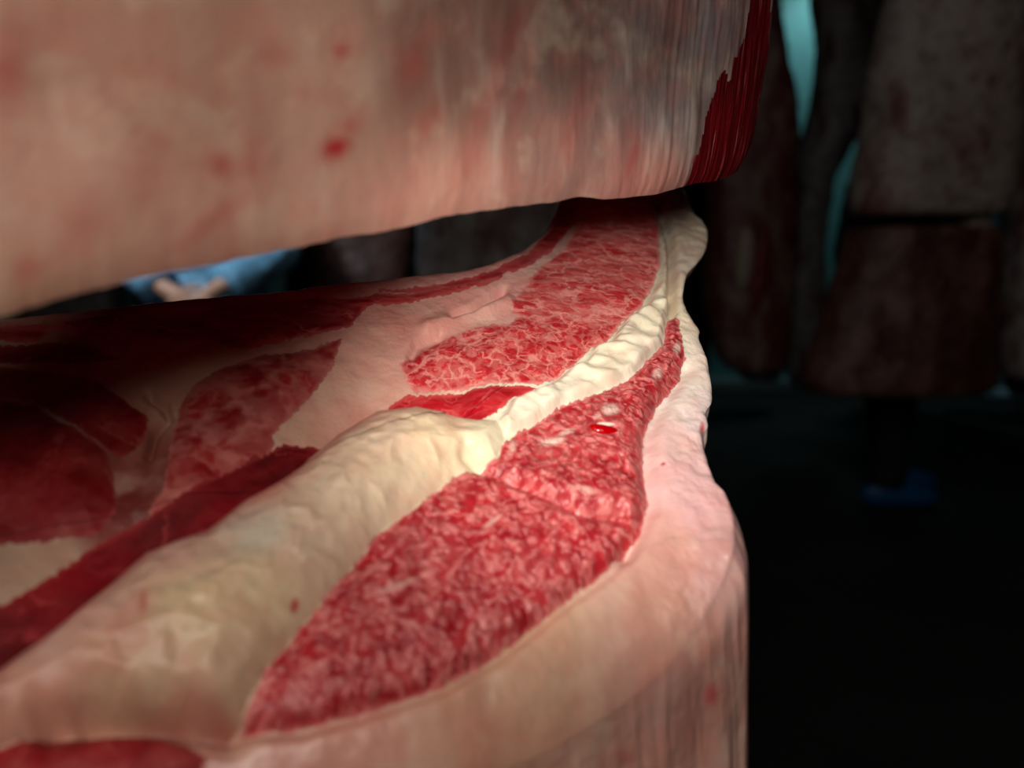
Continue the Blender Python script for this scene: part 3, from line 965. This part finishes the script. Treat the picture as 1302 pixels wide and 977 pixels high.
# ------------------------------------------------------------------ hanging hardware and rails
def tube(points, rad, n=8):
    P = np.asarray(points, float)
    v, f = [], []
    for i, p in enumerate(P):
        d = P[min(i + 1, len(P) - 1)] - P[max(i - 1, 0)]
        d /= np.linalg.norm(d)
        a = np.cross(d, [0.3, 0.5, 0.81])
        a /= np.linalg.norm(a)
        b = np.cross(d, a)
        r = rad[i] if hasattr(rad, '__len__') else rad
        for j in range(n):
            th = 2 * math.pi * j / n
            v.append(p + r * (a * math.cos(th) + b * math.sin(th)))
    for i in range(len(P) - 1):
        for j in range(n):
            f.append((i * n + j, i * n + (j + 1) % n, (i + 1) * n + (j + 1) % n, (i + 1) * n + j))
    f.append(tuple(range(n))[::-1])
    f.append(tuple(range((len(P) - 1) * n, len(P) * n)))
    return np.array(v), f


ZRAIL = 3.45


def hook(top_center, parent):
    x, y, z = top_center
    pts = [(x + 0.02, y, z + 0.02), (x + 0.03, y, z - 0.04), (x, y, z - 0.07), (x - 0.03, y, z - 0.03), (x - 0.02, y, z + 0.06), (x, y, z + 0.12), (x, y, ZRAIL - 0.05),
           (x, y - 0.03, ZRAIL), (x, y, ZRAIL + 0.035), (x, y + 0.03, ZRAIL + 0.01)]
    v, f = tube(pts, 0.008, 8)
    return mesh_obj('hook', v, f, steel, parent)


hook(TOPC, carcass)


# ------------------------------------------------------------------ hanging carcasses behind
def loft(rows, mat, parent, name, thick, seed, lumps=0.02, nseg=56, nrow=90, power=2.4):
    """rows: (z, x0, x1, y) ; a closed flattened body with rounded section"""
    R = np.array(rows, float)
    z = np.linspace(R[0, 0], R[-1, 0], nrow)
    order = np.argsort(R[:, 0])
    g = lambda k: np.interp(z, R[order, 0], R[order, k])
    x0, x1, yc = g(1), g(2), g(3)
    th = np.linspace(0, 2 * math.pi, nseg, endpoint=False)
    cs, sn = np.cos(th), np.sin(th)
    ux = np.sign(cs) * np.abs(cs) ** (2 / power)
    uy = np.sign(sn) * np.abs(sn) ** (2 / power)
    V_ = []
    for i in range(nrow):
        half = (x1[i] - x0[i]) / 2
        tk = min(thick, half * 1.1)
        end = min(1.0, 0.93 + 0.07 * math.sqrt(min(i, nrow - 1 - i) / 4.0))
        px_ = (x0[i] + x1[i]) / 2 + ux * half * end
        py_ = yc[i] + uy * tk * end
        n = lumps * fbm(px_ * 6 + seed * 7, py_ * 6, z[i] * 4 + seed, 4) + lumps * 0.25 * fbm(px_ * 25 + seed, py_ * 25, z[i] * 14, 3)
        V_.append(np.stack([px_ + n * ux, py_ + n * uy * 1.2, np.full(nseg, z[i]) + 0.3 * n], 1))
    verts = np.concatenate(V_)
    f = []
    up = R[-1, 0] > R[0, 0]
    for i in range(nrow - 1):
        for j in range(nseg):
            q4 = (i * nseg + j, i * nseg + (j + 1) % nseg, (i + 1) * nseg + (j + 1) % nseg, (i + 1) * nseg + j)
            f.append(q4 if up else q4[::-1])
    a, b = tuple(range(nseg)), tuple(range((nrow - 1) * nseg, nrow * nseg))
    f.append(a[::-1] if up else a)
    f.append(b if up else b[::-1])
    return mesh_obj(name, verts, f, mat, parent)


def world_rows(pr, d):
    """(py, px0, px1) on a plane at distance d ahead -> (z, x0, x1, y)"""
    out = []
    for (py, a, b) in pr:
        # same forward distance y for the whole hanging body
        k = d / (FWD[1] - (py - H / 2) / FPX * UPV[1])
        p = pix(a, py, k)
        q_ = pix(b, py, k)
        out.append((p[2], p[0], q_[0], d))
    return out


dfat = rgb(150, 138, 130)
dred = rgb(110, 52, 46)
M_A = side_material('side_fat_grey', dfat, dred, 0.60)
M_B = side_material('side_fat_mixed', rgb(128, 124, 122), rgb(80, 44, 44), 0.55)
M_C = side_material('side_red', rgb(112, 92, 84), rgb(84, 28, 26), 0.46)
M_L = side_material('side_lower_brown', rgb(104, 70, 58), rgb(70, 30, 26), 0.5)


def hang(name_label, d, rows_px, mat, seed, thick=0.13, lower=None, lower_mat=None, lumps=0.02, group=None, patches=()):
    rows = world_rows(rows_px, d)
    x, y = (rows[-1][1] + rows[-1][2]) / 2, d
    zt = rows[0][0]
    # run on above the picture: haunch, then the shank at the hook
    xc, hw = (rows[0][1] + rows[0][2]) / 2, (rows[0][2] - rows[0][1]) / 2
    top = [(3.02, xc - 0.03, xc + 0.03, d), (2.80, xc - 0.05, xc + 0.05, d), (2.60, xc - hw * 0.55, xc + hw * 0.5, d), (zt + 0.12, xc - hw * 1.0, xc + hw * 1.0, d)]
    zb = rows[-1][0] if not lower else world_rows(lower, d)[-1][0]
    t = thing('beef_carcass', name_label, 'carcass', (x, y, zb), group)
    loft(top + rows, mat, t, 'upper_side' if lower else 'side_body', thick, seed, lumps, nrow=130)
    if lower:
        lr = world_rows(lower, d)
        loft(lr, lower_mat or mat, t, 'lower_side', thick, seed + 5, lumps, nrow=70)
        # uncut strip that still joins both halves
        zz0, zz1 = rows[-1][0] + 0.05, lr[0][0] - 0.05
        xr = rows[-1][2]
        loft([(zz0, xr - 0.11, xr - 0.02, d + 0.02), (zz1, xr - 0.11, xr - 0.02, d + 0.02)], mat, t, 'hinge_strip', 0.05, seed + 9, 0.005, 20, 12)
    hook((xc, d, 3.02), t)
    return t


hang('grey fatty beef side slit straight across, hanging in front of black trousers', 2.6,
     [(0, 1126, 1294), (70, 1112, 1294), (130, 1100, 1292), (200, 1090, 1286), (250, 1085, 1276), (274, 1082, 1268)], M_A, 1, 0.13,
     [(290, 1082, 1266), (330, 1072, 1264), (370, 1060, 1262), (430, 1036, 1264), (480, 1014, 1262), (498, 1020, 1254)], M_L, 0.022)
hang('dim grey beef side hanging beside a pale strip of wall', 3.9,
     [(0, 1032, 1124), (60, 1040, 1116), (120, 1036, 1112), (190, 1018, 1078), (230, 1012, 1056), (260, 1008, 1054), (330, 1002, 1046), (370, 998, 1046), (400, 998, 1070), (470, 998, 1070), (492, 1006, 1060)], M_B, 2, 0.14, lumps=0.02)
side_c = hang('reddish beef side with pale fat patch, hanging beyond the cut corner', 3.2,
     [(0, 930, 990), (80, 930, 1000), (140, 918, 1010), (200, 905, 1012), (300, 896, 1010), (400, 896, 1008), (450, 910, 1004), (470, 925, 996)], M_C, 3, 0.12, lumps=0.02)
_pk = 3.2 - 0.125
_pc = pix(946, 330, _pk / (FWD[1] - (330 - H / 2) / FPX * UPV[1]))
o = blob('fat_patch', _pc, 0.040, 0.03, 0.13, RGT + np.array([0, 0, -0.1]), np.array([0, 1.0, 0]), np.array([0.05, 0, 1.0]), plain('pale_patch', rgb(176, 158, 138), 0.5, 0.01, 40, 0.5), side_c)
o['label'] = 'pale patch of fat'
_pc = pix(966, 345, _pk / (FWD[1] - (345 - H / 2) / FPX * UPV[1]))
o = blob('lean_patch', _pc, 0.035, 0.03, 0.17, RGT, np.array([0, 1.0, 0]), np.array([0.08, 0, 1.0]), plain('red_patch', rgb(120, 30, 30), 0.45, 0.01, 40, 0.5), side_c)
o['label'] = 'dark red lean patch'
hang('dark beef side at the end of the row beside the slit one', 2.9,
     [(0, 1304, 1420), (150, 1296, 1420), (260, 1284, 1420), (330, 1276, 1430), (420, 1270, 1430), (480, 1276, 1410)], M_B, 4, 0.12, lumps=0.015)
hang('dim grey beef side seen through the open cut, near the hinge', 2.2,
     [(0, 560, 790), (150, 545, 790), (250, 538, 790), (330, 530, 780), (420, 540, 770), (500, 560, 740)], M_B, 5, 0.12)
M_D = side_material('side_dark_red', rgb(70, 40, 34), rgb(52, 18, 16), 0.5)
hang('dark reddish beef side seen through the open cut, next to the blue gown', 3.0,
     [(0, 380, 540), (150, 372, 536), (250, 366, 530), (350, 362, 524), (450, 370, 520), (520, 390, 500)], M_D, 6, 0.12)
# a further row close to the back wall
for (a, b, bot, sd, lab) in ((800, 905, 500, 21, 'dark beef side in the far row, partly behind the flap of back fat'),
                             (930, 1000, 482, 22, 'narrow dark beef side in the far row behind the reddish one'),
                             (1090, 1172, 486, 23, 'dark beef side in the far row behind the slit one'),
                             (1186, 1256, 500, 24, 'far dark beef side showing through the slit'),
                             (1272, 1350, 500, 25, 'far dark beef side behind the end of the row'),
                             (20, 150, 500, 26, 'far dark beef side to one side of the blue gown'),
                             (550, 740, 500, 27, 'far dark beef side behind the dim grey one near the hinge')):
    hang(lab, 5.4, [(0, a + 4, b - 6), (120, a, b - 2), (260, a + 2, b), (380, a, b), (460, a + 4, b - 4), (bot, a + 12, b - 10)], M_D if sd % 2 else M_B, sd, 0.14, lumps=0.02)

# overhead rails that carry the hooks
for k, yy in enumerate((float(TOPC[1]), 2.2, 2.6, 2.9, 3.0, 3.2, 3.9, 5.4)):
    v, f = tube([(XL, yy, ZRAIL), (XR, yy, ZRAIL)], 0.018, 10)
    o = mesh_obj('trim_%d' % (k + 1), v, f, steel)
    o['kind'] = 'structure'


# ------------------------------------------------------------------ people
def skin_mesh(name, joints, edges, mat, parent, sub=2):
    keys = list(joints)
    me = bpy.data.meshes.new(name)
    me.from_pydata([joints[k][0] for k in keys], [(keys.index(a), keys.index(b)) for a, b in edges], [])
    o = bpy.data.objects.new(name, me)
    col.objects.link(o)
    o.parent = parent
    sk = o.modifiers.new('skin', 'SKIN')
    sk.use_smooth_shade = True
    lay = me.skin_vertices[0] if me.skin_vertices else None
    for i, k in enumerate(keys):
        r = joints[k][1]
        lay.data[i].radius = r if isinstance(r, tuple) else (r, r)
        lay.data[i].use_root = (k == 'pelvis' or i == 0)
    sb = o.modifiers.new('sub', 'SUBSURF')
    sb.levels = sub
    sb.render_levels = sub
    me.materials.append(mat)
    return o


def crinkle_tube(name, path, radii, mat, parent, loc, seed, amp=0.01, n=40, m=50):
    """cloth around a path; radii (rx, ry) at each path point"""
    P = np.array(path, float)
    Rr = np.array(radii, float)
    t0 = np.linspace(0, 1, len(P))
    t1 = np.linspace(0, 1, m)
    C_ = np.stack([np.interp(t1, t0, P[:, k]) for k in range(3)], 1)
    rr = np.stack([np.interp(t1, t0, Rr[:, k]) for k in range(2)], 1)
    D = np.gradient(C_, axis=0)
    D /= np.linalg.norm(D, axis=1, keepdims=True)
    v = []
    for i in range(m):
        a = np.cross(D[i], [0, 1, 0.001])
        a /= np.linalg.norm(a)
        b = np.cross(D[i], a)
        th = np.linspace(0, 2 * math.pi, n, endpoint=False)
        p = C_[i] + np.cos(th)[:, None] * a * rr[i, 0] + np.sin(th)[:, None] * b * rr[i, 1]
        k = 1 - np.abs(fbm(p[:, 0] * 16 + seed, p[:, 1] * 16, p[:, 2] * 12, 3)) * 2.4
        nrm = (p - C_[i]) / (np.linalg.norm(p - C_[i], axis=1, keepdims=True) + 1e-6)
        v.append(p + nrm * (amp * k)[:, None])
    v = np.concatenate(v) + np.array(loc)
    f = []
    for i in range(m - 1):
        for j in range(n):
            f.append((i * n + j, i * n + (j + 1) % n, (i + 1) * n + (j + 1) % n, (i + 1) * n + j))
    f.append(tuple(range(n))[::-1])
    f.append(tuple(range((m - 1) * n, m * n)))
    return mesh_obj(name, v, f, mat, parent)


skin_m = plain('skin', rgb(190, 140, 116), 0.5, 0, 60, 0.15)
hair_m = plain('hair', (0.01, 0.008, 0.007), 0.5, 0.004, 200, 0.4)
black_m = plain('black_cloth', (0.006, 0.006, 0.007), 0.8, 0.004, 40, 0.3)
coat_m = plain('dark_coat', (0.02, 0.022, 0.028), 0.7, 0.004, 40, 0.3)
gown_m = plain('blue_gown_plastic', rgb(120, 172, 206), 0.25, 0.01, 14, 0.45)
shoe_m = plain('blue_shoe_cover', rgb(20, 96, 156), 0.35, 0.004, 60, 0.3)
eye_m = plain('eye', (0.02, 0.015, 0.012), 0.2)


def person(label, loc, f, arms, outfit, seed):
    """f: facing direction (unit, horizontal); arms: 'down' or 'folded'"""
    p = thing('person', label, 'person', loc)
    F = np.array([f[0], f[1], 0.0])
    Lf = np.array([-f[1], f[0], 0.0])

    def at(fw, lf, z):
        return tuple(F * fw + Lf * lf + np.array([0, 0, z]))
    J, E = {}, []

    def add(k, pos, r, prev=None):
        J[k] = (pos, r)
        if prev:
            E.append((prev, k))
    add('pelvis', at(0, 0, 0.92), (0.15, 0.11))
    add('waist', at(0.0, 0, 1.06), (0.13, 0.10), 'pelvis')
    add('chest', at(0.01, 0, 1.27), (0.15, 0.11), 'waist')
    add('collar', at(0.0, 0, 1.40), (0.09, 0.07), 'chest')
    add('neck', at(0.02, 0, 1.46), 0.052, 'collar')
    add('jaw', at(0.045, 0, 1.53), (0.060, 0.066), 'neck')
    add('face', at(0.05, 0, 1.60), (0.074, 0.088), 'jaw')
    add('crown', at(0.035, 0, 1.67), (0.070, 0.084), 'face')
    add('skull', at(0.03, 0, 1.71), (0.04, 0.05), 'crown')
    for sd, sg in (('l', 1), ('r', -1)):
        add('sh' + sd, at(0.0, sg * 0.17, 1.37), 0.055, 'collar')
        if arms == 'folded':
            el, wr, pa = at(0.02, sg * 0.26, 1.09), at(0.21, sg * 0.085, 0.965), at(0.235, sg * 0.03, 0.925)
            fd = F * 0.25 - Lf * sg * 0.75 + np.array([0, 0, -0.35])
        else:
            el, wr, pa = at(-0.02, sg * 0.23, 1.09), at(0.06, sg * 0.24, 0.85), at(0.08, sg * 0.24, 0.77)
            fd = F * 0.25 + np.array([0, 0, -0.95])
        add('el' + sd, el, 0.042, 'sh' + sd)
        add('wr' + sd, wr, 0.028, 'el' + sd)
        add('pa' + sd, pa, (0.036, 0.020), 'wr' + sd)
        fd = fd / np.linalg.norm(fd)
        spread = np.cross(fd, Lf * sg if arms != 'folded' else F)
        spread = spread / np.linalg.norm(spread)
        for q, (off, ln) in enumerate(((-0.030, 0.060), (-0.010, 0.074), (0.010, 0.070), (0.030, 0.055))):
            b0 = np.array(pa) + spread * off + fd * 0.035
            b1 = b0 + fd * ln * 0.6
            b2 = b1 + fd * ln * 0.45 - F * 0.015
            add('k%d' % q + sd, tuple(b0), 0.010, 'pa' + sd)
            add('m%d' % q + sd, tuple(b1), 0.009, 'k%d' % q + sd)
            add('t%d' % q + sd, tuple(b2), 0.008, 'm%d' % q + sd)
        b0 = np.array(pa) - spread * 0.042 + fd * 0.005
        add('th1' + sd, tuple(b0), 0.011, 'pa' + sd)
        add('th2' + sd, tuple(b0 - spread * 0.018 + fd * 0.040), 0.009, 'th1' + sd)
        st = 0.16 if sg > 0 else 0.0
        st = st * outfit.get('stride', 0)
        add('hip' + sd, at(0, sg * 0.09, 0.86), 0.085, 'pelvis')
        add('kn' + sd, at(0.03 + st * 0.5, sg * 0.10, 0.48), 0.056, 'hip' + sd)
        add('an' + sd, at(0.0 + st, sg * 0.10, 0.09), 0.040, 'kn' + sd)
        add('ba' + sd, at(0.12 + st, sg * 0.11, 0.035), (0.040, 0.030), 'an' + sd)
        add('to' + sd, at(0.19 + st, sg * 0.115, 0.03), (0.034, 0.024), 'ba' + sd)
        foot = [at(-0.09 + st, sg * 0.10, 0.055), at(-0.05 + st, sg * 0.10, 0.075), at(0.04 + st, sg * 0.105, 0.075), at(0.14 + st, sg * 0.11, 0.055), at(0.22 + st, sg * 0.115, 0.045), at(0.245 + st, sg * 0.116, 0.042)]
        v_, f_ = [], []
        rad = [(0.02, 0.025), (0.058, 0.072), (0.062, 0.072), (0.066, 0.052), (0.050, 0.042), (0.015, 0.02)]
        ns_ = 20
        for i_, (c_, r_) in enumerate(zip(foot, rad)):
            for j_ in range(ns_):
                th = 2 * math.pi * j_ / ns_
                q3 = np.array(c_) + Lf * math.cos(th) * r_[0] + np.array([0, 0, 1.0]) * math.sin(th) * r_[1]
                q3[2] = max(q3[2] + 0.003 * math.sin(5 * th + i_), 0.002)
                v_.append(q3 + np.array(loc))
        for i_ in range(len(foot) - 1):
            for j_ in range(ns_):
                f_.append((i_ * ns_ + j_, i_ * ns_ + (j_ + 1) % ns_, (i_ + 1) * ns_ + (j_ + 1) % ns_, (i_ + 1) * ns_ + j_))
        f_.append(tuple(range(ns_)))
        f_.append(tuple(range((len(foot) - 1) * ns_, len(foot) * ns_))[::-1])
        sc = mesh_obj('shoe_cover', np.array(v_), f_, shoe_m, p)
        sbm = sc.modifiers.new('sub', 'SUBSURF')
        sbm.levels = 1
        sbm.render_levels = 1
        crinkle_tube('trouser_leg', [at(0, sg * 0.085, 0.95), at(0.01 + st * 0.2, sg * 0.095, 0.75), at(0.03 + st * 0.5, sg * 0.10, 0.48), at(0.005 + st, sg * 0.10, 0.10)],
                     [(0.125, 0.125), (0.11, 0.11), (0.085, 0.09), (0.080, 0.085)], black_m, p, loc, seed + sg, 0.006, 28, 34)
        crinkle_tube('sleeve', [at(0, sg * 0.14, 1.39), J['sh' + sd][0], J['el' + sd][0], tuple(0.03 * np.array(J['el' + sd][0]) + 0.97 * np.array(J['wr' + sd][0]))],
                     [(0.06, 0.06), (0.085, 0.085), (0.072, 0.072), (0.058, 0.058)], outfit['top'], p, loc, seed + 3 * sg, 0.010, 28, 40)
    skin_mesh('body', J, E, skin_m, p)
    hem = outfit.get('hem', 0.80)
    # torso garment: broad across the shoulders (left-right), shallow front to back
    rx, ry = (0.20, 0.135)
    rr = [(0.235, 0.165), (0.215, 0.155), (0.19, 0.14), (0.21, 0.145), (0.20, 0.12), (0.085, 0.075)]
    if abs(f[0]) > 0.7:
        rr = [(b_, a_) for a_, b_ in rr]
    crinkle_tube('gown' if hem < 0.7 else 'jacket', [at(0.01, 0, hem), at(0.0, 0, 0.90), at(0.0, 0, 1.06), at(0.01, 0, 1.25), at(0.0, 0, 1.37), at(0.0, 0, 1.44)], rr, outfit['top'], p, loc, seed, 0.012, 64, 80)
    hc = np.array(loc) + np.array(at(0.022, 0, 1.665))
    hr = blob('hair', hc, 0.088, 0.100, 0.085, Lf, F, np.array([0, 0, 1.0]), hair_m, p)
    for sg in (1, -1):
        blob('eye', np.array(loc) + np.array(at(0.128, sg * 0.031, 1.605)), 0.013, 0.010, 0.009, Lf, F, np.array([0, 0, 1.0]), eye_m, p, 10)
        blob('ear', np.array(loc) + np.array(at(0.03, sg * 0.083, 1.59)), 0.010, 0.020, 0.030, Lf, F, np.array([0, 0, 1.0]), skin_m, p, 10)
    blob('nose', np.array(loc) + np.array(at(0.142, 0, 1.575)), 0.014, 0.020, 0.022, Lf, F, np.array([0, 0, 1.0]), skin_m, p, 10)
    blob('mouth', np.array(loc) + np.array(at(0.118, 0, 1.535)), 0.024, 0.012, 0.006, Lf, F, np.array([0, 0, 1.0]), plain('lips', rgb(150, 80, 74), 0.5), p, 10)
    return p


person('person in black trousers and blue shoe covers standing behind the slit beef side', (1.60, 3.22, 0.0), (0.995, 0.10), 'down', {'top': coat_m, 'hem': 0.80, 'stride': 1}, 3)
person('person in a crinkled blue gown with hands folded, seen through the open cut', (-1.04, 2.5, 0.0), (0.25, -0.968), 'folded', {'top': gown_m, 'hem': 0.45}, 9)


# ------------------------------------------------------------------ crumpled plastic left on the floor by the wall
pl_m = plain('pale_plastic', rgb(150, 190, 205), 0.3, 0.01, 30, 0.35)
c0 = pix(np.array([1246, 1268, 1290, 1345]), np.array([489, 506, 519, 523]), np.array([6.05, 5.95, 5.86, 5.8]))
c0[:, 2] = [0.055, 0.05, 0.05, 0.05]
cp = np.stack([np.interp(np.linspace(0, 3, 40), np.arange(4), c0[:, k]) for k in range(3)], 1)
v, f = tube(cp, [0.02 + 0.035 * math.sin(math.pi * i / 39) ** 0.5 for i in range(40)], 24)
nn = fbm(v[:, 0] * 18, v[:, 1] * 18, v[:, 2] * 18, 3)
v = v + np.stack([nn * 0.02, nn * 0.02, nn * 0.025], 1)
v[:, 2] = np.maximum(v[:, 2], 0.001)
o = mesh_obj('plastic_sheet', v, f, pl_m, None, None, True, (float(v[:, 0].mean()), float(v[:, 1].mean()), 0.0))
tag(o, 'crumpled pale blue plastic sheet lying on the dark floor near the wall', 'plastic sheet')
